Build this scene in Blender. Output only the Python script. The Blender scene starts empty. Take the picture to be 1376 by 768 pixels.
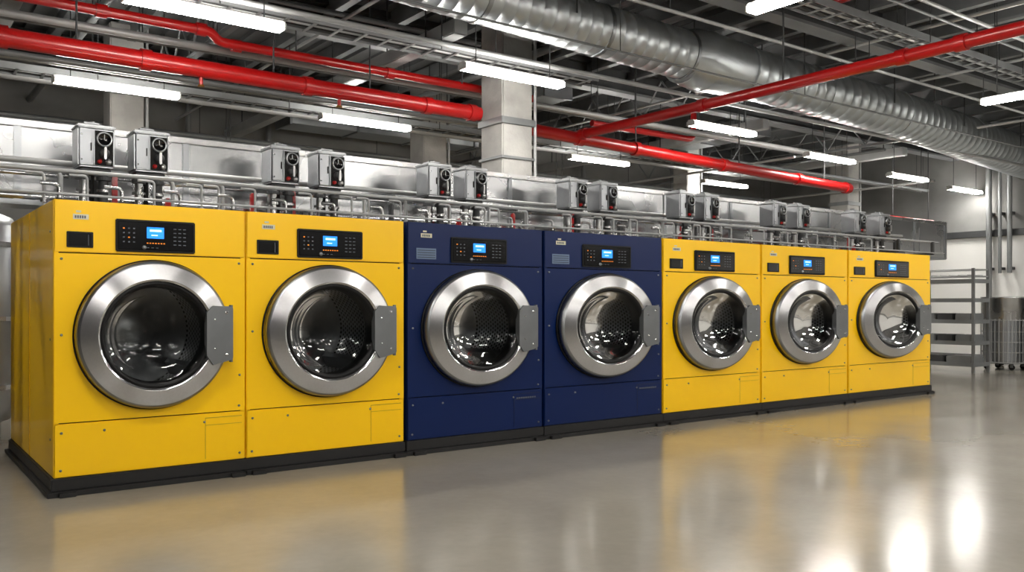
import bpy, bmesh, math, random
from mathutils import Vector, Matrix
random.seed(7)
SC = bpy.context.scene
COL = SC.collection

# ------------------------------------------------------------ materials
def lin(c):
    return tuple((v/12.92 if v <= .04045 else ((v+.055)/1.055)**2.4) for v in c)

def mat(name, col, rough=.5, metal=0., emit=0., coat=0., noise=0., nscale=5., bump=0., bscale=80., aniso=0., spec=.5, stretch=None, rnoise=0.):
    m = bpy.data.materials.new(name); m.use_nodes = True
    nt = m.node_tree; N = nt.nodes; L = nt.links
    b = N['Principled BSDF']
    c = lin(col)
    b.inputs['Base Color'].default_value = (*c, 1)
    b.inputs['Roughness'].default_value = rough
    b.inputs['Metallic'].default_value = metal
    b.inputs['Specular IOR Level'].default_value = spec
    b.inputs['Coat Weight'].default_value = coat
    b.inputs['Coat Roughness'].default_value = .08
    if emit:
        b.inputs['Emission Color'].default_value = (*c, 1)
        b.inputs['Emission Strength'].default_value = emit
    tc = N.new('ShaderNodeTexCoord')
    src = tc.outputs['Object']
    if stretch:
        mp = N.new('ShaderNodeMapping'); mp.inputs['Scale'].default_value = stretch
        L.new(src, mp.inputs['Vector']); src = mp.outputs['Vector']
    if noise or rnoise:
        n = N.new('ShaderNodeTexNoise'); n.inputs['Scale'].default_value = nscale
        n.inputs['Detail'].default_value = 4
        L.new(src, n.inputs['Vector'])
        if noise:
            r = N.new('ShaderNodeValToRGB')
            r.color_ramp.elements[0].position = .3; r.color_ramp.elements[1].position = .7
            r.color_ramp.elements[0].color = (*[v*(1-noise) for v in c], 1)
            r.color_ramp.elements[1].color = (*[min(1, v*(1+noise)) for v in c], 1)
            L.new(n.outputs['Fac'], r.inputs['Fac']); L.new(r.outputs['Color'], b.inputs['Base Color'])
        if rnoise:
            mr = N.new('ShaderNodeMapRange')
            mr.inputs['From Min'].default_value = .3; mr.inputs['From Max'].default_value = .7
            mr.inputs['To Min'].default_value = max(0, rough-rnoise); mr.inputs['To Max'].default_value = rough+rnoise
            L.new(n.outputs['Fac'], mr.inputs['Value']); L.new(mr.outputs['Result'], b.inputs['Roughness'])
    if bump:
        n2 = N.new('ShaderNodeTexNoise'); n2.inputs['Scale'].default_value = bscale
        n2.inputs['Detail'].default_value = 4
        L.new(src, n2.inputs['Vector'])
        bp = N.new('ShaderNodeBump'); bp.inputs['Strength'].default_value = bump
        bp.inputs['Distance'].default_value = .01
        L.new(n2.outputs['Fac'], bp.inputs['Height']); L.new(bp.outputs['Normal'], b.inputs['Normal'])
    if aniso:
        b.inputs['Anisotropic'].default_value = aniso
        b.inputs['Anisotropic Rotation'].default_value = .25
        tg = N.new('ShaderNodeTangent'); tg.direction_type = 'RADIAL'; tg.axis = 'Y'
        L.new(tg.outputs['Tangent'], b.inputs['Tangent'])
    return m

YEL = mat('yellow_enamel', (1.0, .79, .0), .30, noise=.01, nscale=2, coat=.15, spec=.4)
BLU = mat('navy_enamel', (.0, .105, .30), .36, noise=.03, nscale=2, coat=.06, spec=.25)
BLK = mat('black_plinth', (.055, .055, .06), .5, noise=.1)
BLKG = mat('black_gloss', (.03, .032, .04), .12, coat=.3, noise=.05)
GAP = mat('seam_dark', (.05, .05, .05), .8, noise=.05)
RUB = mat('rubber_gasket', (.035, .035, .04), .5, noise=.1, spec=.3)
RING = mat('brushed_ring', (.76, .76, .765), .30, 1., aniso=.85, noise=.03, nscale=60)
PLATE = mat('hinge_metal', (.50, .51, .52), .38, .9, noise=.06, nscale=8)
STEEL = mat('stainless', (.68, .68, .68), .26, 1., noise=.04, nscale=2, rnoise=.04)
PANEL = mat('brushed_panel_steel', (.62, .625, .63), .27, 1., noise=.05, nscale=1.3, rnoise=.04)
BOXM = mat('instrument_box_metal', (.62, .63, .64), .30, .9, noise=.08, nscale=9)
STEEL2 = mat('stainless_satin', (.60, .61, .62), .36, 1., noise=.08, nscale=3)
CHR = mat('chrome', (.82, .82, .83), .14, 1., noise=.03)
GALV = mat('galvanised', (.74, .76, .77), .38, .85, noise=.07, nscale=5, rnoise=.04)
RED = mat('red_pipe_paint', (.66, .03, .035), .34, coat=.3, noise=.08, nscale=3)
DKG = mat('dark_steel', (.25, .255, .26), .55, .3, noise=.15, nscale=3)
MIDG = mat('grey_steel', (.48, .49, .495), .5, .3, noise=.12, nscale=3)
LTG = mat('light_steel', (.66, .665, .665), .45, .3, noise=.1, nscale=3)
CONC = mat('column_concrete', (.64, .635, .62), .8, noise=.18, nscale=3, bump=.3, bscale=30)
DECK = mat('ceiling_deck', (.38, .385, .39), .65, noise=.2, nscale=1.5)
WALLG = mat('wall_grey', (.48, .48, .475), .8, noise=.2, nscale=1.2, bump=.1, bscale=20)
WALLD = mat('wall_charcoal', (.32, .32, .32), .8, noise=.1, nscale=1.2, bump=.1, bscale=20)
WALLW = mat('wall_white', (.92, .92, .91), .7, noise=.03, nscale=1.0, bump=.05, bscale=20)
LAB = mat('label_white', (.82, .80, .70), .5, noise=.03)
LABG = mat('label_grey', (.36, .44, .55), .4, noise=.03)
SCRN = mat('display_blue', (.10, .50, .88), .3, emit=1.2)
SCRW = mat('display_text', (.75, .93, 1.), .3, emit=1.2)
ORG = mat('indicator_orange', (.9, .5, .08), .3, emit=.6)
PRN = mat('panel_print', (.34, .36, .39), .5, noise=.02)
GRV = mat('seam_yellow', (.62, .49, .02), .5, noise=.02)
GRVB = mat('seam_blue', (.02, .05, .14), .5, noise=.02)
TUBE = mat('lamp_tube', (1., .98, .95), .4, emit=84)
CAN = mat('lamp_housing', (.75, .75, .74), .4, noise=.03)
BRASS = mat('brass', (.70, .50, .22), .3, 1., noise=.05)

def floor_mat():
    m = bpy.data.materials.new('polished_concrete'); m.use_nodes = True
    nt = m.node_tree; N = nt.nodes; L = nt.links; b = N['Principled BSDF']
    tc = N.new('ShaderNodeTexCoord')
    n1 = N.new('ShaderNodeTexNoise'); n1.inputs['Scale'].default_value = .8; n1.inputs['Detail'].default_value = 5; n1.inputs['Roughness'].default_value = .55
    n2 = N.new('ShaderNodeTexNoise'); n2.inputs['Scale'].default_value = 16; n2.inputs['Detail'].default_value = 6
    L.new(tc.outputs['Object'], n1.inputs['Vector']); L.new(tc.outputs['Object'], n2.inputs['Vector'])
    mx = N.new('ShaderNodeMath'); mx.operation = 'MULTIPLY_ADD'; mx.inputs[1].default_value = .22
    L.new(n2.outputs['Fac'], mx.inputs[0]); L.new(n1.outputs['Fac'], mx.inputs[2])
    r = N.new('ShaderNodeValToRGB')
    r.color_ramp.elements[0].position = .40; r.color_ramp.elements[1].position = .85
    r.color_ramp.elements[0].color = (*lin((.535, .515, .47)), 1); r.color_ramp.elements[1].color = (*lin((.615, .595, .55)), 1)
    L.new(mx.outputs[0], r.inputs['Fac']); L.new(r.outputs['Color'], b.inputs['Base Color'])
    n4 = N.new('ShaderNodeTexNoise'); n4.inputs['Scale'].default_value = .7; n4.inputs['Detail'].default_value = 2
    L.new(tc.outputs['Object'], n4.inputs['Vector'])
    mr = N.new('ShaderNodeMapRange'); mr.inputs['From Min'].default_value = .3; mr.inputs['From Max'].default_value = .7
    mr.inputs['To Min'].default_value = .14; mr.inputs['To Max'].default_value = .22
    L.new(n4.outputs['Fac'], mr.inputs['Value']); L.new(mr.outputs['Result'], b.inputs['Roughness'])
    bp = N.new('ShaderNodeBump'); bp.inputs['Strength'].default_value = .05; bp.inputs['Distance'].default_value = .02
    n3 = N.new('ShaderNodeTexNoise'); n3.inputs['Scale'].default_value = 4; n3.inputs['Detail'].default_value = 2
    L.new(tc.outputs['Object'], n3.inputs['Vector'])
    L.new(n3.outputs['Fac'], bp.inputs['Height']); L.new(bp.outputs['Normal'], b.inputs['Normal'])
    b.inputs['Specular IOR Level'].default_value = .6
    return m
FLOOR = floor_mat()

def glass_mat():
    m = bpy.data.materials.new('door_glass'); m.use_nodes = True
    nt = m.node_tree; N = nt.nodes; L = nt.links
    N.remove(N['Principled BSDF'])
    t = N.new('ShaderNodeBsdfTransparent'); t.inputs['Color'].default_value = (.66, .68, .68, 1)
    g = N.new('ShaderNodeBsdfGlossy'); g.inputs['Roughness'].default_value = .06
    fr = N.new('ShaderNodeFresnel'); fr.inputs['IOR'].default_value = 1.35
    mx = N.new('ShaderNodeMixShader')
    L.new(fr.outputs[0], mx.inputs[0]); L.new(t.outputs[0], mx.inputs[1]); L.new(g.outputs[0], mx.inputs[2])
    L.new(mx.outputs[0], N['Material Output'].inputs['Surface'])
    return m
GLASS = glass_mat()

def drum_mat():
    m = bpy.data.materials.new('perforated_drum'); m.use_nodes = True
    nt = m.node_tree; N = nt.nodes; L = nt.links; b = N['Principled BSDF']
    b.inputs['Metallic'].default_value = 1; b.inputs['Roughness'].default_value = .34
    tc = N.new('ShaderNodeTexCoord'); sp = N.new('ShaderNodeSeparateXYZ'); L.new(tc.outputs['Object'], sp.inputs[0])
    def M(op, a, bb=None):
        n = N.new('ShaderNodeMath'); n.operation = op
        for i, v in enumerate((a, bb)):
            if v is None: continue
            if isinstance(v, (int, float)): n.inputs[i].default_value = v
            else: L.new(v, n.inputs[i])
        return n.outputs[0]
    a = M('MULTIPLY', M('ARCTAN2', sp.outputs['Z'], sp.outputs['X']), 72/6.28318)
    y = M('MULTIPLY', sp.outputs['Y'], 27)
    row = M('FLOOR', y)
    a2 = M('ADD', a, M('MULTIPLY', row, .5))
    fa = M('SUBTRACT', M('FRACT', a2), .5); fy = M('SUBTRACT', M('FRACT', y), .5)
    d = M('SQRT', M('ADD', M('MULTIPLY', fa, fa), M('MULTIPLY', fy, fy)))
    k = M('LESS_THAN', d, .30)
    mx = N.new('ShaderNodeMix'); mx.data_type = 'RGBA'
    L.new(k, mx.inputs[0]); mx.inputs[6].default_value = (.40, .40, .41, 1); mx.inputs[7].default_value = (.006, .006, .006, 1)
    L.new(mx.outputs[2], b.inputs['Base Color'])
    return m
DRUM = drum_mat()
DRBK = mat('drum_back', (.66, .66, .67), .34, 1., noise=.1, nscale=6, aniso=.7)

# ------------------------------------------------------------ mesh builder
class MB:
    def __init__(self):
        self.v = []; self.f = []; self.mi = []; self.sm = []; self.mats = []
    def _m(self, m):
        if m not in self.mats: self.mats.append(m)
        return self.mats.index(m)
    def add(self, vs, fs, m, smooth=False):
        o = len(self.v); k = self._m(m)
        self.v += [tuple(v) for v in vs]
        for f in fs:
            self.f.append(tuple(o+i for i in f)); self.mi.append(k); self.sm.append(smooth)
    def box(self, x0, x1, y0, y1, z0, z1, m, bev=0., rot=None, seg=2):
        bm = bmesh.new(); bmesh.ops.create_cube(bm, size=1)
        for v in bm.verts:
            v.co = Vector(((v.co.x)*(x1-x0), v.co.y*(y1-y0), v.co.z*(z1-z0)))
        if bev: bmesh.ops.bevel(bm, geom=bm.edges[:], offset=bev, segments=seg, affect='EDGES', clamp_overlap=True)
        c = Vector(((x0+x1)/2, (y0+y1)/2, (z0+z1)/2))
        R = rot if rot is not None else Matrix.Identity(3)
        bm.verts.index_update()
        self.add([R @ v.co + c for v in bm.verts], [[v.index for v in f.verts] for f in bm.faces], m, False)
        bm.free()
    def tube(self, pts, r, m, seg=14, caps=True, radii=None):
        pts = [Vector(p) for p in pts]; n = len(pts)
        T = []
        for i in range(n):
            a = pts[max(i-1, 0)]; b = pts[min(i+1, n-1)]
            T.append((b-a).normalized())
        up = Vector((0, 0, 1)) if abs(T[0].z) < .9 else Vector((0, 1, 0))
        nrm = T[0].cross(up).normalized(); vs = []; fs = []
        for i in range(n):
            nrm = (nrm - T[i]*nrm.dot(T[i])).normalized(); bi = T[i].cross(nrm)
            rr = radii[i] if radii else r
            for k in range(seg):
                a = 2*math.pi*k/seg
                vs.append(pts[i] + (nrm*math.cos(a) + bi*math.sin(a))*rr)
        for i in range(n-1):
            for k in range(seg):
                k2 = (k+1) % seg
                fs.append((i*seg+k, i*seg+k2, (i+1)*seg+k2, (i+1)*seg+k))
        self.add(vs, fs, m, True)
        if caps:
            self.add(vs[:seg], [tuple(range(seg))[::-1]], m); self.add(vs[-seg:], [tuple(range(seg))], m)
    def pipe(self, pts, r, m, seg=12, bend=None):
        bend = bend or r*3; P = [Vector(p) for p in pts]; out = [P[0]]
        for i in range(1, len(P)-1):
            a = (P[i-1]-P[i]); b = (P[i+1]-P[i]); d = min(bend, a.length*.45, b.length*.45)
            s = P[i]+a.normalized()*d; e = P[i]+b.normalized()*d
            for t in (0, .25, .5, .75, 1):
                out.append(s*(1-t)**2 + P[i]*2*t*(1-t) + e*t*t)
        out.append(P[-1]); self.tube(out, r, m, seg)
    def lathe(self, prof, c, m, seg=72, smooth=True, axis='Y'):
        vs = []; fs = []; n = len(prof)
        for (r, h) in prof:
            for k in range(seg):
                a = 2*math.pi*k/seg
                if axis == 'Y': vs.append((c[0]+r*math.cos(a), c[1]+h, c[2]+r*math.sin(a)))
                elif axis == 'Z': vs.append((c[0]+r*math.cos(a), c[1]+r*math.sin(a), c[2]+h))
                else: vs.append((c[0]+h, c[1]+r*math.cos(a), c[2]+r*math.sin(a)))
        for i in range(n-1):
            for k in range(seg):
                k2 = (k+1) % seg
                fs.append((i*seg+k, i*seg+k2, (i+1)*seg+k2, (i+1)*seg+k))
        self.add(vs, fs, m, smooth)
    def holed(self, x0, x1, z0, z1, cx, cz, r, y0, y1, m, n=96):
        ang = [2*math.pi*k/n for k in range(n)]
        for (qx, qz) in ((x0, z0), (x1, z0), (x1, z1), (x0, z1)):
            ang.append(math.atan2(qz-cz, qx-cx) % (2*math.pi))
        ang = sorted(set(round(a, 7) for a in ang)); n = len(ang)
        ci = []; ou = []
        for a in ang:
            dx, dz = math.cos(a), math.sin(a)
            ci.append((cx+r*dx, cz+r*dz))
            t = 1e9
            if dx > 1e-9: t = min(t, (x1-cx)/dx)
            if dx < -1e-9: t = min(t, (x0-cx)/dx)
            if dz > 1e-9: t = min(t, (z1-cz)/dz)
            if dz < -1e-9: t = min(t, (z0-cz)/dz)
            ou.append((cx+t*dx, cz+t*dz))
        vs = [(x, y0, z) for x, z in ci]+[(x, y0, z) for x, z in ou]+[(x, y1, z) for x, z in ci]+[(x, y1, z) for x, z in ou]
        fs = []
        for k in range(n):
            j = (k+1) % n
            fs += [(k, n+k, n+j, j), (2*n+k, 2*n+j, 3*n+j, 3*n+k), (k, j, 2*n+j, 2*n+k), (n+k, 3*n+k, 3*n+j, n+j)]
        self.add(vs, fs, m)
    def mesh(self, name):
        me = bpy.data.meshes.new(name); me.from_pydata(self.v, [], self.f)
        for m in self.mats: me.materials.append(m)
        me.polygons.foreach_set('material_index', self.mi); me.polygons.foreach_set('use_smooth', self.sm)
        me.update()
        bm = bmesh.new(); bm.from_mesh(me); bmesh.ops.recalc_face_normals(bm, faces=bm.faces); bm.to_mesh(me); bm.free()
        return me
    def obj(self, name, loc=(0, 0, 0), parent=None):
        return place(name, self.mesh(name), loc, parent)

def place(name, me, loc=(0, 0, 0), parent=None, rot=0):
    o = bpy.data.objects.new(name, me); COL.objects.link(o); o.location = loc
    o.rotation_euler = (0, 0, rot)
    if parent: o.parent = parent
    return o

# ------------------------------------------------------------ room
XL, XR, YF, YB, ZC = -6., 20., -8., 15.3, 4.95
ZT = ZC-.003
b = MB(); b.box(XL, XR, YF, YB, -.2, 0, FLOOR); b.obj('floor')
b = MB(); b.box(XL-.2, XR+.2, YF-.2, YB+.2, ZC+.06, ZC+.3, DECK)
x = XL
while x < XR:
    b.box(x, x+.16, YF, YB, ZC, ZC+.06, DECK); x += .32
b.obj('ceiling')
b = MB(); b.box(XL-.2, XR+.2, YB, YB+.2, -.2, ZC+.06, WALLG); b.obj('wall_back')
b = MB(); b.box(XL-.2, XR+.2, YF-.2, YF, -.2, ZC+.06, WALLD); b.obj('wall_front')
b = MB(); b.box(XL-.2, XL, YF, YB, -.2, ZC+.06, WALLD); b.obj('wall_left')
b = MB(); b.box(XR, XR+.2, YF, YB, -.2, 2.75, WALLW); b.box(XR, XR+.2, YF, YB, 2.75, ZC+.06, WALLG); b.obj('wall_right')
b = MB(); b.box(XR-.10, XR, YF, YB, 2.72, 2.86, DKG); b.obj('trim_1')
b = MB(); b.box(XR-.02, XR, YF, YB, 0, .1, MIDG); b.obj('baseboard_right')

# ------------------------------------------------------------ washing machine
W, H, D, PL = 1.24, 1.90, 2.08, .114
CX, CZ = .615, 1.022
def cabinet(body, name, small, grv):
    b = MB()
    b.box(0, .02, .03, D*.49, PL, H, body, .004); b.box(0, .02, D*.5, D, PL, H, body, .004)
    b.box(W-.02, W, .03, D, PL, H, body, .004)
    b.box(.005, W-.005, .005, .12, H-.03, H, body, .004); b.box(.005, W-.005, .12, D, H-.03, H-.002, PLATE, .002)
    b.box(.02, W-.02, D-.02, D, PL, H-.03, body)
    b.box(.02, W-.02, .03, D-.03, PL, PL+.02, GAP)
    b.holed(.008, W-.008, PL, H-.03, CX, CZ, .46, .022, .03, GAP)
    b.box(0, .03, 0.004, .03, PL, H, body, .004); b.box(W-.03, W, .004, .03, PL, H, body, .004)
    zs, zl = 1.560, .462
    b.box(.003, W-.003, 0, .022, zs+.004, H-.002, body, .004)
    b.holed(.003, W-.003, zl+.004, zs-.004, CX, CZ, .46, 0, .022, body)
    b.box(.003, W-.003, 0, .022, PL+.002, zl-.004, body, .004)
    for (x0, x1, z0, z1) in ((.955, 1.215, .425, .429), (.955, 1.215, .375, .378), (.955, .958, .14, .428)):
        b.box(x0, x1, -.0015, .0, z0, z1, grv)
    for (x, z) in ((.045, 1.52), (W-.045, 1.52), (.045, .40), (W-.045, .50), (.30, .40), (.95, .40), (.04, .16), (W-.04, .16), (.045, 1.03), (W-.04, .72)):
        b.lathe([(.0, -.006), (.007, -.006), (.009, 0)], (x, 0, z), PLATE, 10)
    for z in (.35, 1.0, 1.7):
        b.lathe([(.0, -.004), (.008, -.004), (.009, 0)], (0, .12, z), PLATE, 8, axis='X')
    b.box(.112, .205, -.003, 0, 1.778, 1.812, LAB)
    for i in range(5): b.box(.122+i*.014, .132+i*.014, -.004, -.003, 1.785, 1.803, PRN)
    b.box(.130, .160, -.003, 0, 1.822, 1.835, LAB)
    if small == 'black':
        b.box(.074, .232, -.008, 0, 1.595, 1.698, GAP, .003)
        b.box(.086, .220, -.010, -.007, 1.606, 1.687, BLKG, .002)
        b.box(.200, .204, -.012, -.009, 1.61, 1.68, PRN)
    else:
        b.box(.074, .240, -.004, 0, 1.600, 1.690, LABG)
        for i in range(4): b.box(.082, .232, -.0055, -.004, 1.612+i*.019, 1.617+i*.019, grv)
        for i in range(9): b.box(.98+i*.022, .995+i*.022, -.003, 0, .385, .397, PRN)
    return b.mesh(name)
ME_Y = cabinet(YEL, 'cabinet_yellow', 'black', GRV)
ME_B = cabinet(BLU, 'cabinet_navy', 'grey', GRVB)

b = MB()
b.box(-.045, W+.0, -.055, D, 0, .035, BLK, .004)
b.box(-.02, W+.0, -.025, D-.02, .035, PL, BLK, .006)
b.box(W-.12, W-.02, -.085, -.05, 0, .03, BLK, .004); b.box(.02, .12, -.085, -.05, 0, .03, BLK, .004)
ME_PL = b.mesh('plinth')

b = MB()
x0, x1, z0, z1 = .366, .883, 1.578, 1.795
b.box(x0, x1, -.014, 0, z0, z1, GAP, .006); b.box(x0+.014, x1-.014, -.018, -.012, z0+.014, z1-.014, BLKG, .003)
b.box(.560, .672, -.021, -.018, 1.672, 1.748, SCRN, .002)
b.box(.580, .655, -.0225, -.021, 1.718, 1.732, SCRW); b.box(.59, .63, -.0225, -.021, 1.69, 1.697, SCRW)
for i in range(7): b.box(.56+i*.018, .570+i*.018, -.020, -.018, 1.636, 1.643, ORG)
for i in range(4): b.box(.53+i*.03, .545+i*.03, -.020, -.018, 1.607, 1.611, PRN)
for r in range(4):
    for c_ in range(3):
        b.box(.41+c_*.032, .421+c_*.032, -.020, -.018, 1.64+r*.03, 1.648+r*.03, ORG if (r, c_) in ((1, 1), (3, 0)) else PRN)
for r in range(5):
    for c_ in range(3):
        b.box(.735+c_*.032, .753+c_*.032, -.020, -.018, 1.63+r*.027, 1.636+r*.027, PRN)
b.lathe([(0, -.024), (.012, -.024), (.014, -.018)], (.545, 0, 1.61), PLATE, 16)
ME_CP = b.mesh('control_panel')

b = MB(); b.lathe([(.462, .0), (.488, -.004), (.496, -.03), (.496, -.058), (.488, -.074), (.474, -.082)], (0, 0, 0), STEEL2, 128)
b.lathe([(.374, -.108), (.362, -.104), (.355, -.085), (.352, -.06)], (0, 0, 0), CHR, 128)
b.lathe([(.498, -.001), (.507, -.001), (.507, -.012), (.498, -.016)], (0, 0, 0), RUB, 96)
b.lathe([(.474, -.082), (.400, -.102), (.374, -.108)], (0, 0, 0), RING, 128)
ME_RING = b.mesh('door_ring')
b = MB(); b.lathe([(.358, -.085), (.350, -.096), (.338, -.094), (.326, -.076), (.322, -.05), (.318, .02), (.324, .06), (.36, .09), (.46, .03)], (0, 0, 0), RUB, 96)
ME_GSK = b.mesh('door_gasket')
b = MB(); b.lathe([(.334, -.076), (.31, -.068), (.27, -.02), (.2, .02), (.1, .045), (.002, .052)], (0, 0, 0), GLASS, 96)
ME_GL = b.mesh('door_glass')
b = MB(); b.lathe([(.335, .075), (.36, .085), (.42, .10), (.43, .14), (.43, .70), (.42, .74)], (0, 0, 0), DRUM, 96)
b.lathe([(.42, .74), (.3, .745), (.29, .735), (.18, .74), (.16, .71), (.05, .70), (.0, .70)], (0, 0, 0), DRBK, 96)
for a in (math.radians(80), math.radians(200), math.radians(320)):
    ca, sa = math.cos(a), math.sin(a)
    vs = []
    for y in (.14, .70):
        for (rr, off) in ((.43, .07), (.34, .02), (.34, -.02), (.43, -.07)):
            vs.append((ca*rr-sa*off, y, sa*rr+ca*off))
    b.add(vs, [(0, 1, 5, 4), (1, 2, 6, 5), (2, 3, 7, 6), (0, 3, 2, 1), (4, 5, 6, 7)], STEEL2)
ME_DR = b.mesh('drum')
b = MB()
pts = [(.315, .15), (.36, .195), (.485, .19), (.497, .175), (.497, -.17), (.485, -.185), (.36, -.215), (.315, -.15)]
pf = [(x, -.122, z) for x, z in pts]; pb = [(x, -.062, z) for x, z in pts]; n = len(pts)
b.add(pf+pb, [tuple(range(n)), tuple(range(2*n-1, n-1, -1))]+[(k, (k+1) % n, n+(k+1) % n, n+k) for k in range(n)], PLATE)
b.tube([(.489, -.10, -.20), (.489, -.10, .20)], .013, PLATE, 12)
b.box(.46, .515, -.07, 0, .125, .175, PLATE, .005); b.box(.46, .515, -.07, 0, -.175, -.125, PLATE, .005)
for z in (.145, -.145): b.lathe([(0, -.127), (.009, -.127), (.011, -.122)], (.45, 0, z), CHR, 12)
for z in (.1, -.1): b.lathe([(0, -.126), (.006, -.126), (.007, -.122)], (.37, 0, z), CHR, 10)
ME_HG = b.mesh('door_hinge')

edges = [(.944, 2.182), (2.190, 3.490), (3.522, 4.928), (4.950, 6.484), (6.500, 8.070), (8.088, 9.780), (9.800, 11.78)]
YFACE = 6.184
for i, (xa, xb) in enumerate(edges):
    e = bpy.data.objects.new('washing_machine', None); COL.objects.link(e)
    e.empty_display_size = .3; e.location = (xa, YFACE, 0); e.scale = ((xb-xa)/W, 1, 1)
    navy = i in (2, 3)
    place('cabinet', ME_B if navy else ME_Y, parent=e)
    place('plinth', ME_PL, parent=e); place('control_panel', ME_CP, parent=e)
    for nm, me in (('door_ring', ME_RING), ('door_gasket', ME_GSK), ('door_glass', ME_GL), ('drum', ME_DR), ('door_hinge', ME_HG)):
        place(nm, me, (CX, 0, CZ), e)

# ------------------------------------------------------------ valve boxes on machine tops
b = MB()
b.box(-.13, .13, -.12, .12, -.15, .15, BOXM, .014, seg=3)
b.box(-.138, .138, -.128, .128, .145, .17, BOXM, .008)
b.box(-.09, .04, -.08, .08, .17, .195, STEEL2, .012)
b.lathe([(0, .215), (.03, .212), (.036, .19)], (-.02, 0, 0), DKG, 18, axis='Z')
# open instrument bay on the right of the front
b.box(-.020, .118, -.126, -.118, -.135, .128, GAP, .006)
b.box(-.024, -.016, -.134, -.118, -.14, .132, STEEL2, .003); b.box(.114, .122, -.134, -.118, -.14, .132, STEEL2, .003)
b.lathe([(.046, -.150), (.056, -.154), (.060, -.125)], (.049, 0, .062), STEEL2, 24)
b.lathe([(0, -.144), (.046, -.144), (.047, -.150)], (.049, 0, .062), BLKG, 24)
b.box(.046, .052, -.148, -.144, .062, .098, LTG)
b.lathe([(0, -.175), (.026, -.175), (.034, -.165), (.036, -.125)], (.049, 0, -.045), DKG, 18)
b.box(.040, .058, -.192, -.172, -.095, .000, STEEL, .005)
b.lathe([(0, -.150), (.020, -.150), (.024, -.125)], (.08, 0, -.108), STEEL, 14); b.lathe([(0, -.150), (.014, -.150), (.017, -.125)], (.018, 0, -.108), RED, 14)
# hinged cover on the left
b.box(-.12, -.032, -.124, -.118, -.13, .125, STEEL2, .004)
b.box(-.044, -.038, -.134, -.122, -.03, .03, GAP)
for z in (.09, -.10): b.lathe([(0, -.128), (.006, -.128), (.007, -.123)], (-.105, 0, z), CHR, 8)
b.box(.1285, .136, -.09, .09, -.11, .10, DKG, .003)
# stand: stub pipes, collars, base flanges
b.box(-.11, .11, -.08, .08, -.18, -.15, DKG, .008)
b.tube([(-.078, -.03, -.17), (-.078, -.03, -.515)], .030, STEEL, 14); b.tube([(.065, -.02, -.17), (.065, -.02, -.515)], .036, DKG, 14)
b.tube([(-.005, .05, -.17), (-.005, .05, -.515)], .02, GAP, 10)
for xx, yy in ((-.078, -.03), (.065, -.02)):
    b.lathe([(0, .0), (.052, .0), (.052, .028), (0, .028)], (xx, yy, -.24), DKG, 18, smooth=False, axis='Z')
    b.lathe([(0, .0), (.050, .0), (.050, .02), (0, .02)], (xx, yy, -.33), STEEL, 18, smooth=False, axis='Z')
    b.lathe([(0, .0), (.046, .0), (.046, .02), (0, .02)], (xx, yy, -.43), STEEL, 18, smooth=False, axis='Z')
    b.lathe([(0, 0), (.055, 0), (.055, .015), (0, .015)], (xx, yy, -.518), DKG, 18, smooth=False, axis='Z')
ME_VB = b.mesh('valve_control_box')
BX = [125, 199, 377, 438, 582, 631, 768, 809, 914, 947, 1038, 1070, 1146, 1180]
s_, c_, f_ = .8034, .5955, 1165.
vbx = []
for i, px in enumerate(BX):
    t = (px-688)/f_; x = round(7.3*(c_+t*s_)/(s_-t*c_), 2); vbx.append(x)
    place('valve_control_box', ME_VB, (x, 7.3, 2.42))

# ------------------------------------------------------------ stainless exhaust housing behind
b = MB()
x = -1.4; k = 0
segs = [1.3, 1.05, 1.3, 1.2]
while x < 14.6:
    w = segs[k % 4]
    b.box(x, x+w-.012, 7.86, 8.22, 2.06, 2.64, PANEL, .006)
    b.box(x+w-.035, x+w+.02, 7.845, 8.235, 2.03, 2.66, STEEL2, .004)
    if k % 3 == 1: b.box(x+.15, x+w-.2, 7.85, 7.86, 2.14, 2.54, PANEL, .003)
    if k % 3 == 2: b.box(x+.55, x+.6, 7.85, 7.86, 2.07, 2.64, DKG)
    x += w; k += 1
XE = x
b.box(-1.4, XE, 7.83, 8.24, 2.64, 2.69, STEEL, .006)
b.box(-1.4, XE, 7.84, 8.24, 2.02, 2.06, STEEL2, .006)
for xx in (1.5, 2.9, 4.3, 5.7, 7.3, 8.9, 10.6, 11.6): b.box(xx-.03, xx+.03, 8.0, 8.06, 1.900, 2.03, DKG)
for xx in (-1.2, .6, 12.6, 13.6, 14.5): b.box(xx-.03, xx+.03, 8.0, 8.06, 0, 2.03, DKG)
b.obj('stainless_exhaust_housing')

# supply pipework over machine tops
b = MB()
for (y, z, r, m) in ((7.02, 2.20, .016, LTG), (7.62, 2.34, .024, LTG), (7.62, 2.24, .016, STEEL), (7.58, 2.06, .024, STEEL), (6.92, 2.02, .010, LTG)):
    b.tube([(-1.6, y, z), (13.6, y, z)], r, m, 12)
for i, (xa, xb) in enumerate(edges):
    w = xb-xa
    for j, q in enumerate((.05, .12, .2, .28, .46, .52, .66, .8, .88, .95)):
        X = xa+w*q; y = (7.0, 6.93, 7.5)[j % 3]; z = (2.17, 2.09, 2.26)[j % 3]
        b.pipe([(X-.12, y, z), (X, y, z), (X, y, 1.9)], (.010, .014, .018)[j % 3], (LTG, STEEL, LTG)[j % 3], 10)
        b.lathe([(0, 0), (.024, 0), (.024, .03), (0, .03)], (X, y, 1.96), (STEEL, DKG, STEEL2)[j % 3], 12, False, 'Z')
    b.box(xa+w*.73, xa+w*.73+.04, 7.0, 7.05, 1.9, 2.05, RED if i % 2 == 0 else DKG, .01)
    b.box(xa+w*.38, xa+w*.38+.04, 7.45, 7.5, 1.9, 2.2, RED if i % 2 else DKG, .01)
for x in vbx[::2]:
    b.box(x+.17, x+.21, 7.46, 7.51, 1.9, 2.28, RED, .01)
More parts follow.
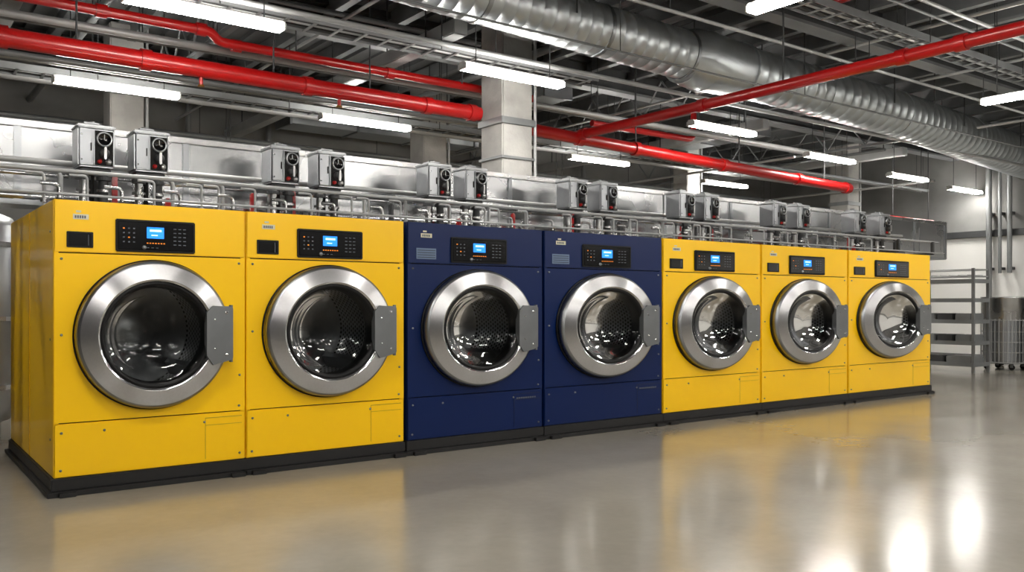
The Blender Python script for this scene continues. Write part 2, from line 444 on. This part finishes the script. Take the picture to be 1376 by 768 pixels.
for X in (-.9, .2, 12.4, 13.4):
    b.box(X-.02, X+.02, 6.98, 7.66, 2.0, 2.03, DKG); b.box(X-.025, X+.025, 7.30, 7.35, 0, 2.0, DKG)
    b.box(X-.02, X+.02, 6.98, 7.02, 2.0, 2.2, DKG); b.box(X-.02, X+.02, 7.60, 7.64, 2.0, 2.3, DKG)
b.obj('supply_pipework')

# ------------------------------------------------------------ columns
def column(x, y, w):
    b = MB(); b.box(x-w/2, x+w/2, y-w/2, y+w/2, 0, ZT, CONC, .015)
    b.box(x-w/2-.03, x+w/2+.03, y-w/2-.03, y+w/2+.03, 3.42, 3.50, MIDG, .005)
    b.box(x-w/2-.02, x+w/2+.02, y-w/2-.02, y+w/2+.02, 3.0, 3.03, MIDG)
    b.tube([(x+w/2+.04, y-w/2, 0), (x+w/2+.04, y-w/2, ZT)], .02, LTG, 8)
    b.obj('concrete_column')
column(6.38, 8.72, .46)
column(2.75, 12.5, .42); column(7.52, 12.5, .45); column(17.6, 11.2, .45); column(13.85, 12.5, .4)

# ------------------------------------------------------------ red sprinkler pipes
def flange(b, p, d, r, m=RED, w=.05):
    p = Vector(p); d = Vector(d).normalized()
    b.tube([p-d*w, p+d*w], r, m, 20)
b = MB()
ra = .088
A0 = Vector((-1.5, 8.85, 3.6)); A1 = Vector((6.12, 8.95, 3.6))
b.tube([A0, A1], ra, RED, 24)
for t in (.32, .48, .7, .9, .985): flange(b, A0.lerp(A1, t), A1-A0, ra*1.18)
for t in (.2, .4, .65, .8): b.tube([A0.lerp(A1, t)+Vector((0, 0, .08)), A0.lerp(A1, t)+Vector((0, 0, ZT-3.6))], .010, DKG, 6)
for t in (.25, .55, .75):
    p = A0.lerp(A1, t); b.tube([p, p-Vector((0, 0, .16))], .02, RED, 8); b.lathe([(0, 0), (.035, 0), (.03, .02), (0, .02)], p-Vector((0, 0, .18)), BRASS, 10, False, 'Z')
b.obj('sprinkler_main_pipe')
b = MB()
B0 = Vector((6.66, 9.08, 3.55)); B1 = Vector((14.3, 9.0, 3.32)); rb = .082
b.tube([B0, B1], rb, RED, 24)
for t in (.02, .16, .3, .55, .8, .985): flange(b, B0.lerp(B1, t), B1-B0, rb*1.25)
for t in (.3, .6, .9): b.tube([B0.lerp(B1, t), Vector((*B0.lerp(B1, t).xy, ZT))], .010, DKG, 6)
C0 = Vector((7.85, 9.07, 3.55)); C1 = Vector((7.98, -2.0, 3.62)); rc = .062
b.tube([C0, C1], rc, RED, 24)
for t in (.012, .2, .42, .47, .8): flange(b, C0.lerp(C1, t), C1-C0, rc*1.25)
for t in (.1, .3, .55, .8): b.tube([C0.lerp(C1, t), Vector((*C0.lerp(C1, t).xy, ZT))], .010, DKG, 6)
b.obj('sprinkler_branch_pipe')
b = MB()
b.pipe([(-1.5, 9.1, 4.06), (2.85, 9.1, 4.06), (2.95, 9.15, 3.98), (7.2, 9.25, 4.0)], .05, RED, 18)
for x in (.4, 1.8, 2.75, 3.15, 5.0, 6.4): flange(b, (x, 9.1 if x < 3 else 9.2, 4.06 if x < 2.9 else 3.985), (1, 0, 0), .066)
for x in (.8, 3.8, 6.0): b.tube([(x, 9.15, 4.0), (x, 9.15, ZT)], .009, DKG, 6)
b.obj('sprinkler_feed_pipe')
b = MB()
b.pipe([(8.9, 9.95, 4.0), (11.2, 9.95, 4.0), (11.2, 9.95, 4.45)], .05, RED, 14)
for x in (9.0, 10.4): b.tube([(x, 9.95, 4.0), (x, 9.95, ZT)], .009, DKG, 6)
b.obj('sprinkler_feed_pipe')
b = MB()
b.tube([(8.7, 2.5, 4.62), (8.7, 6.0, 4.62)], .045, RED, 14)
for y in (3, 5.4): b.tube([(8.7, y, 4.62), (8.7, y, ZT)], .009, DKG, 6)
b.obj('sprinkler_feed_pipe')
b = MB()
b.tube([(16.6, 9.6, 3.0), (18.4, 9.6, 3.0)], .03, RED, 14)
for x in (16.8, 18.2): b.tube([(x, 9.6, 3.0), (x, 9.6, ZT)], .009, DKG, 6)
b.obj('sprinkler_feed_pipe')

# ------------------------------------------------------------ big spiral duct
b = MB()
P = [(-3.5, 6.7, 4.34), (1.0, 6.9, 4.34), (4.87, 7.17, 4.32), (6.57, 7.27, 4.31), (8.05, 7.36, 4.31)]
RR = [.27, .27, .275, .285, .295]
def spiral(b, A, B, ra_, rb_, step, m):
    A = Vector(A); B = Vector(B); L_ = (B-A).length; n = max(2, int(L_/step)); pts = []; rr = []
    for i in range(n):
        for (q, e) in ((0, 0), (.46, 0), (.93, 0), (.95, .0035), (.98, .0035)):
            t = (i+q)/n; pts.append(A.lerp(B, t)); rr.append(ra_+(rb_-ra_)*t+e)
    pts.append(B); rr.append(rb_); b.tube(pts, 1, m, 56, True, rr)
for i in range(len(P)-1): spiral(b, P[i], P[i+1], RR[i], RR[i+1], .17, GALV)
for i in range(1, len(P)): flange(b, P[i], Vector(P[i])-Vector(P[i-1]), RR[i]+.014, STEEL2, .025)
Q = [(8.05, 7.36, 4.31), (8.45, 7.38, 4.30), (9.2, 7.41, 4.30)]
b.tube([Q[0], (8.25, 7.37, 4.30), Q[1], Q[2]], 1, GALV, 56, True, [.295, .36, .375, .345])
for q, r in ((8.12, .33), (8.47, .385), (9.2, .36)): flange(b, (q, 7.39, 4.30), (1, .03, 0), r, GALV, .02)
P2 = [Q[2], (11.0, 7.47, 4.3), (13.25, 7.57, 4.3), (16.3, 7.9, 4.3), (19.95, 8.3, 4.3)]; R2 = [.33, .34, .36, .39, .41]
for i in range(len(P2)-1): spiral(b, P2[i], P2[i+1], R2[i], R2[i+1], .22, GALV)
for i in range(1, len(P2)-1): flange(b, P2[i], Vector(P2[i])-Vector(P2[i-1]), R2[i]+.014, GALV, .025)
for x, y, r in ((3., 7.05, .28), (6.0, 7.24, .29), (10.2, 7.44, .34), (12.6, 7.54, .36), (15.2, 7.78, .39), (18, 8.08, .41)):
    b.tube([(x, y-r-.01, 4.3), (x, y-r-.01, ZT)], .01, DKG, 6); b.tube([(x, y+r+.01, 4.3), (x, y+r+.01, ZT)], .01, DKG, 6)
b.obj('spiral_air_duct')

# ------------------------------------------------------------ ceiling structure
b = MB()
for y in (-4, 1, 6.2, 9.9, 13.4):
    b.box(XL+.01, XR-.01, y-.11, y+.11, 4.86, 4.90, DKG); b.box(XL+.01, XR-.01, y-.11, y+.11, 4.50, 4.54, MIDG); b.box(XL+.01, XR-.01, y-.02, y+.02, 4.54, 4.90, DKG)
    b.box(XL+.01, XR-.01, y-.1, y+.1, 4.90, ZT, DKG)
x = -4.
while x < 19.8:
    b.box(x-.05, x+.05, YF+.01, YB-.01, 4.72, 4.76, MIDG); b.box(x-.012, x+.012, YF+.01, YB-.01, 4.76, ZT, MIDG)
    x += .85
b.obj('roof_beams')
b = MB()
for x in (1.1, 5.1, 11.9, 16.2):
    y0 = 7.8 if x < 11 else 9.0
    b.box(x-.09, x+.09, y0, YB-.02, 4.12, 4.28, LTG, .01)
    for y in (9.45, 12.4, 14.6): b.tube([(x, y, 4.28), (x, y, ZT)], .012, DKG, 6)
b.obj('light_steel_crossbeams')
b = MB()
for x in (3.1, 9.9, 14.9):
    b.box(x-.04, x+.04, 8.25, YB-.02, 4.15, 4.19, MIDG)
    y = 8.25; up = True
    while y < YB-.45:
        b.tube([(x, y, 4.19 if up else 4.69), (x, y+.4, 4.69 if up else 4.19)], .014, MIDG, 6); y += .4; up = not up
b.obj('web_joists')
def tray(name, y, z, xa, xb, w):
    b = MB(); b.box(xa, xb, y-w/2, y-w/2+.015, z, z+.08, MIDG); b.box(xa, xb, y+w/2-.015, y+w/2, z, z+.08, MIDG)
    x = xa+.1
    while x < xb: b.box(x, x+.03, y-w/2, y+w/2, z, z+.012, MIDG); x += .28
    for k in range(5):
        yy = y-w/2+.05+k*(w-.1)/4
        b.tube([(xa, yy, z+.035), (xb, yy, z+.035)], .02, (GAP, DKG, LTG, GAP, DKG)[k], 8)
    x = xa+.8
    while x < xb:
        for q in (-1, 1): b.tube([(x, y+q*w/2, z), (x, y+q*w/2, ZT)], .008, DKG, 6)
        x += 2.4
    b.obj(name)
tray('cable_tray', 8.2, 4.0, -3, 7.3, .34); tray('cable_tray', 11.45, 3.9, -1, 17.2, .3); tray('cable_tray', 5.4, 4.3, 2, 19, .3)
b = MB()
for (y, z, r, m, xa, xb) in ((7.72, 3.95, .028, LTG, -2, 19.5), (9.6, 4.03, .04, LTG, -2, 14.5), (9.74, 4.03, .025, MIDG, -2, 14.5), (10.3, 3.82, .035, MIDG, -1, 19.5),
        (10.45, 3.82, .02, LTG, -1, 19.5), (12.2, 4.03, .05, LTG, 0, 19.5), (12.82, 3.6, .05, MIDG, 0, 19.5), (13.0, 3.3, .03, LTG, 0, 19.5), (14.3, 3.95, .04, MIDG, 0, 19.5),
        (5.9, 4.1, .018, LTG, 2, 19.5), (4.75, 4.42, .022, LTG, 3, 19.5), (4.95, 4.42, .016, MIDG, 3, 19.5), (3.5, 4.1, .03, LTG, 4, 19.5), (2.6, 4.3, .04, MIDG, 4, 19.5), (8.75, 4.40, .03, MIDG, -2, 6.0), (6.6, 3.86, .012, MIDG, 2, 19.5)):
    b.tube([(xa, y, z), (xb, y, z)], r, m, 10)
    x = xa+1.1
    while x < xb: b.tube([(x, y, z), (x, y, ZT)], .006, DKG, 5); x += 3.2
for (x, z, r, m) in ((.3, 4.3, .03, LTG), (2.0, 4.4, .045, MIDG), (4.2, 4.36, .02, LTG), (6.9, 4.45, .05, MIDG), (9.2, 4.14, .018, LTG), (12.6, 3.72, .02, LTG), (15.4, 4.14, .03, MIDG), (17.2, 3.7, .025, LTG)):
    b.tube([(x, 8.95 if x > 12 else 7.95, z), (x, YB-.02, z)], r, m, 10)
for (x, z) in ((6.2, 4.45), (9.3, 4.0), (9.9, 4.45), (12.2, 4.45), (13.9, 3.98)):
    b.tube([(x, -2, z), (x, 6.55, z)], .022, LTG, 10)
    for y in (0, 3, 5.6): b.tube([(x, y, z), (x, y, ZT)], .006, DKG, 5)
b.obj('electrical_conduits')
def rduct(pts, w, h, name='rectangular_air_duct'):
    b = MB()
    (xa, ya, z), (xb, yb, _) = pts
    if abs(xb-xa) > abs(yb-ya):
        b.box(xa, xb, ya-w/2, ya+w/2, z-h/2, z+h/2, GALV, .005); x = xa
        while x <= xb: b.box(x-.02, x+.02, ya-w/2-.02, ya+w/2+.02, z-h/2-.02, z+h/2+.02, STEEL2); x += 1.2
        for x in (xa+.5, (xa+xb)/2, xb-.5):
            for q in (-1, 1): b.tube([(x, ya+q*w/2, z), (x, ya+q*w/2, ZT)], .01, DKG, 5)
    else:
        b.box(xa-w/2, xa+w/2, ya, yb, z-h/2, z+h/2, GALV, .005); y = ya
        while y <= yb: b.box(xa-w/2-.02, xa+w/2+.02, y-.02, y+.02, z-h/2-.02, z+h/2+.02, STEEL2); y += 1.2
        for y in (ya+.5, yb-.5):
            for q in (-1, 1): b.tube([(xa+q*w/2, y, z), (xa+q*w/2, y, ZT)], .01, DKG, 5)
    b.obj(name)
rduct([(5.5, 13.75, 4.32), (9.2, 13.75, 4.32)], .6, .30)
rduct([(8.35, 10.1, 4.5), (8.35, 13.1, 4.5)], .5, .3)
rduct([(13.2, 10.1, 4.5), (13.2, 12.1, 4.5)], .5, .3)

# ------------------------------------------------------------ fluorescent fixtures
b = MB(); L_ = .68
b.box(-L_, L_, -.05, .05, .02, .055, CAN, .006)
b.box(-L_+.02, L_-.02, -.066, .066, -.026, .02, TUBE)
b.box(-L_, -L_+.02, -.072, .072, -.030, .03, CAN, .004); b.box(L_-.02, L_, -.072, .072, -.030, .03, CAN, .004)
for x in (-.5, .5):
    b.tube([(x, 0, .05), (x, 0, ZT-3.7)], .006, DKG, 6)
ME_L = b.mesh('fluorescent_light')
LX = [(2.31, 7.48), (2.30, 10.69), (5.47, 10.73), (5.63, 7.56), (10.15, 11.16), (9.72, 8.09), (14.23, 11.8), (13.15, 8.64), (16.35, 9.03), (19.2, 9.31),
      (-2, 7.5), (-1.5, 10.7), (1.2, 4.2)]
for (x, y) in LX: place('fluorescent_light', ME_L, (x, y, 3.7))
for (x, y) in ((5.97, 4.0), (11.0, 4.45), (16, 4.2)): place('fluorescent_light', ME_L, (x, y, 3.7), rot=math.pi/2)
for y in (.8, -3., -6.4):
    for x in (-.4, 3.2, 6.8, 10.4, 14, 17.6): place('fluorescent_light', ME_L, (x, y, 3.7))

# ------------------------------------------------------------ right side: shelving, baskets, wall pipes
b = MB()
xa, xb, ya, yb = 15.6, 16.15, 7.42, 8.50
for x in (xa, xb):
    for y in (ya, yb): b.box(x-.022, x+.022, y-.022, y+.022, .0, 1.86, MIDG)
for z in (.12, .50, .88, 1.26, 1.60):
    b.box(xa-.02, xb+.02, ya-.02, yb+.02, z, z+.03, STEEL2, .004)
    b.box(xa-.03, xa-.018, ya-.02, yb+.02, z, z+.07, MIDG); b.box(xa, xb, ya-.03, ya-.018, z, z+.07, MIDG)
for z, n in ((.15, 2), (.53, 3), (.91, 3)):
    for k in range(n):
        y0 = ya+.05+k*(yb-ya-.1)/n
        b.box(xa+.03, xb-.05, y0, y0+(yb-ya-.1)/n-.04, z+.005, z+.15, (MIDG, DKG, MIDG)[k % 3], .015)
for k in range(6): b.tube([(xa, ya+.1+k*.16, 1.74), (xb, ya+.1+k*.16, 1.74)], .01, LTG, 6)
for z in (1.72, 1.84):
    b.tube([(xa, ya, z), (xa, yb, z)], .012, LTG, 8); b.tube([(xb, ya, z), (xb, yb, z)], .012, LTG, 8); b.tube([(xa, ya, z), (xb, ya, z)], .012, LTG, 8)
b.obj('metal_shelving_rack')
def basket(x, y, r, h):
    b = MB()
    b.lathe([(r*.98, h*.68), (r, h*.72), (r, h*.98), (r*1.03, h), (r*.97, h), (r*.97, h*.70)], (0, 0, 0), STEEL, 40, axis='Z')
    for z in (.14, .14+h*.14, .14+h*.28, .14+h*.42, h*.68): b.lathe([(r-.008, z-.008), (r+.008, z-.008), (r+.008, z+.008), (r-.008, z+.008), (r-.008, z-.008)], (0, 0, 0), LTG, 40, False, 'Z')
    for k in range(36):
        a = 2*math.pi*k/36; b.tube([(r*math.cos(a), r*math.sin(a), .13), (r*math.cos(a), r*math.sin(a), h*.7)], .007, LTG, 6)
    b.lathe([(0, .14), (r, .14), (r, .12), (0, .12)], (0, 0, 0), DKG, 32, False, 'Z')
    b.lathe([(r*.9, .15), (r*.93, h*.68)], (0, 0, 0), STEEL2, 32, True, 'Z')
    for k in range(4):
        a = math.pi/4+k*math.pi/2; X, Y = r*.8*math.cos(a), r*.8*math.sin(a)
        b.lathe([(0, -.015), (.05, -.015), (.05, .015), (0, .015)], (X, Y, .05), GAP, 16, False, 'X'); b.box(X-.02, X+.02, Y-.025, Y+.025, .05, .13, PLATE)
    b.obj('wire_laundry_basket', (x, y, 0))
basket(17.2, 7.60, .40, 1.36); basket(17.4, 6.66, .38, 1.3); basket(18.4, 7.9, .36, 1.3)
b = MB()
for y, r, z1_ in ((9.08, .06, ZT), (8.85, .035, ZT), (8.65, .05, ZT)):
    b.tube([(19.8, y, 1.3 if r > .05 else 1.9), (19.8, y, z1_)], r, MIDG, 12)
    for z in (2.0, 3.2, 4.6): b.box(19.8, 19.995, y-.03, y+.03, z-.03, z+.03, DKG)
b.obj('service_pipes')

# ------------------------------------------------------------ left rear & background kit
b = MB()
b.lathe([(0, 2.15), (.2, 2.13), (.5, 2.0), (.56, 1.9), (.56, .3), (.5, .2), (.0, .16)], (0, 0, 0), STEEL2, 48, axis='Z')
for z in (.5, 1.1, 1.75): b.lathe([(.562, z-.02), (.575, z-.02), (.575, z+.02), (.562, z+.02)], (0, 0, 0), CHR, 48, False, 'Z')
for a in (.4, 2.5, 4.6): b.tube([(.42*math.cos(a), .42*math.sin(a), 0), (.42*math.cos(a), .42*math.sin(a), .3)], .04, DKG, 10)
b.obj('stainless_water_tank', (.55, 9.1, 0))
b = MB(); b.box(-1.8, .3, 10.2, 11.2, 0, 2.6, MIDG, .02)
for k in range(16): b.box(-1.7, .2, 10.17, 10.2, .5+k*.12, .55+k*.12, DKG)
b.obj('air_handling_unit')
for (x, y, w, h) in ((3.9, 14.9, .9, 2.2), (5.4, 14.9, .7, 2.0), (9.6, 14.9, 1.1, 2.3), (12.8, 14.9, .9, 2.2)):
    b = MB(); b.box(x, x+w, y, y+.38, 0, h+1.1, LTG, .02); b.box(x+.05, x+w-.05, y-.015, y, .1, h+1.0, MIDG, .01)
    b.box(x+.1, x+.16, y-.04, y-.015, 1.2, 1.4, DKG, .005)
    b.tube([(x+w/2, y+.2, h+1.1), (x+w/2, y+.2, ZT)], .05, MIDG, 10); b.obj('electrical_switchgear_cabinet')

# ------------------------------------------------------------ world, camera
w = bpy.data.worlds.new('World'); SC.world = w; w.use_nodes = True
w.node_tree.nodes['Background'].inputs[0].default_value = (.05, .05, .055, 1)
w.node_tree.nodes['Background'].inputs[1].default_value = 1
cam = bpy.data.cameras.new('camera'); co = bpy.data.objects.new('camera', cam); COL.objects.link(co)
cam.sensor_width = 36; cam.lens = 1165/1376*36; cam.shift_y = 24/1376; cam.clip_start = .05
co.location = (0, 0, 1.23)
co.rotation_euler = (math.pi/2, 0, math.atan2(.8034, .5955)-math.pi/2)
SC.camera = co
SC.view_settings.view_transform = 'Standard'
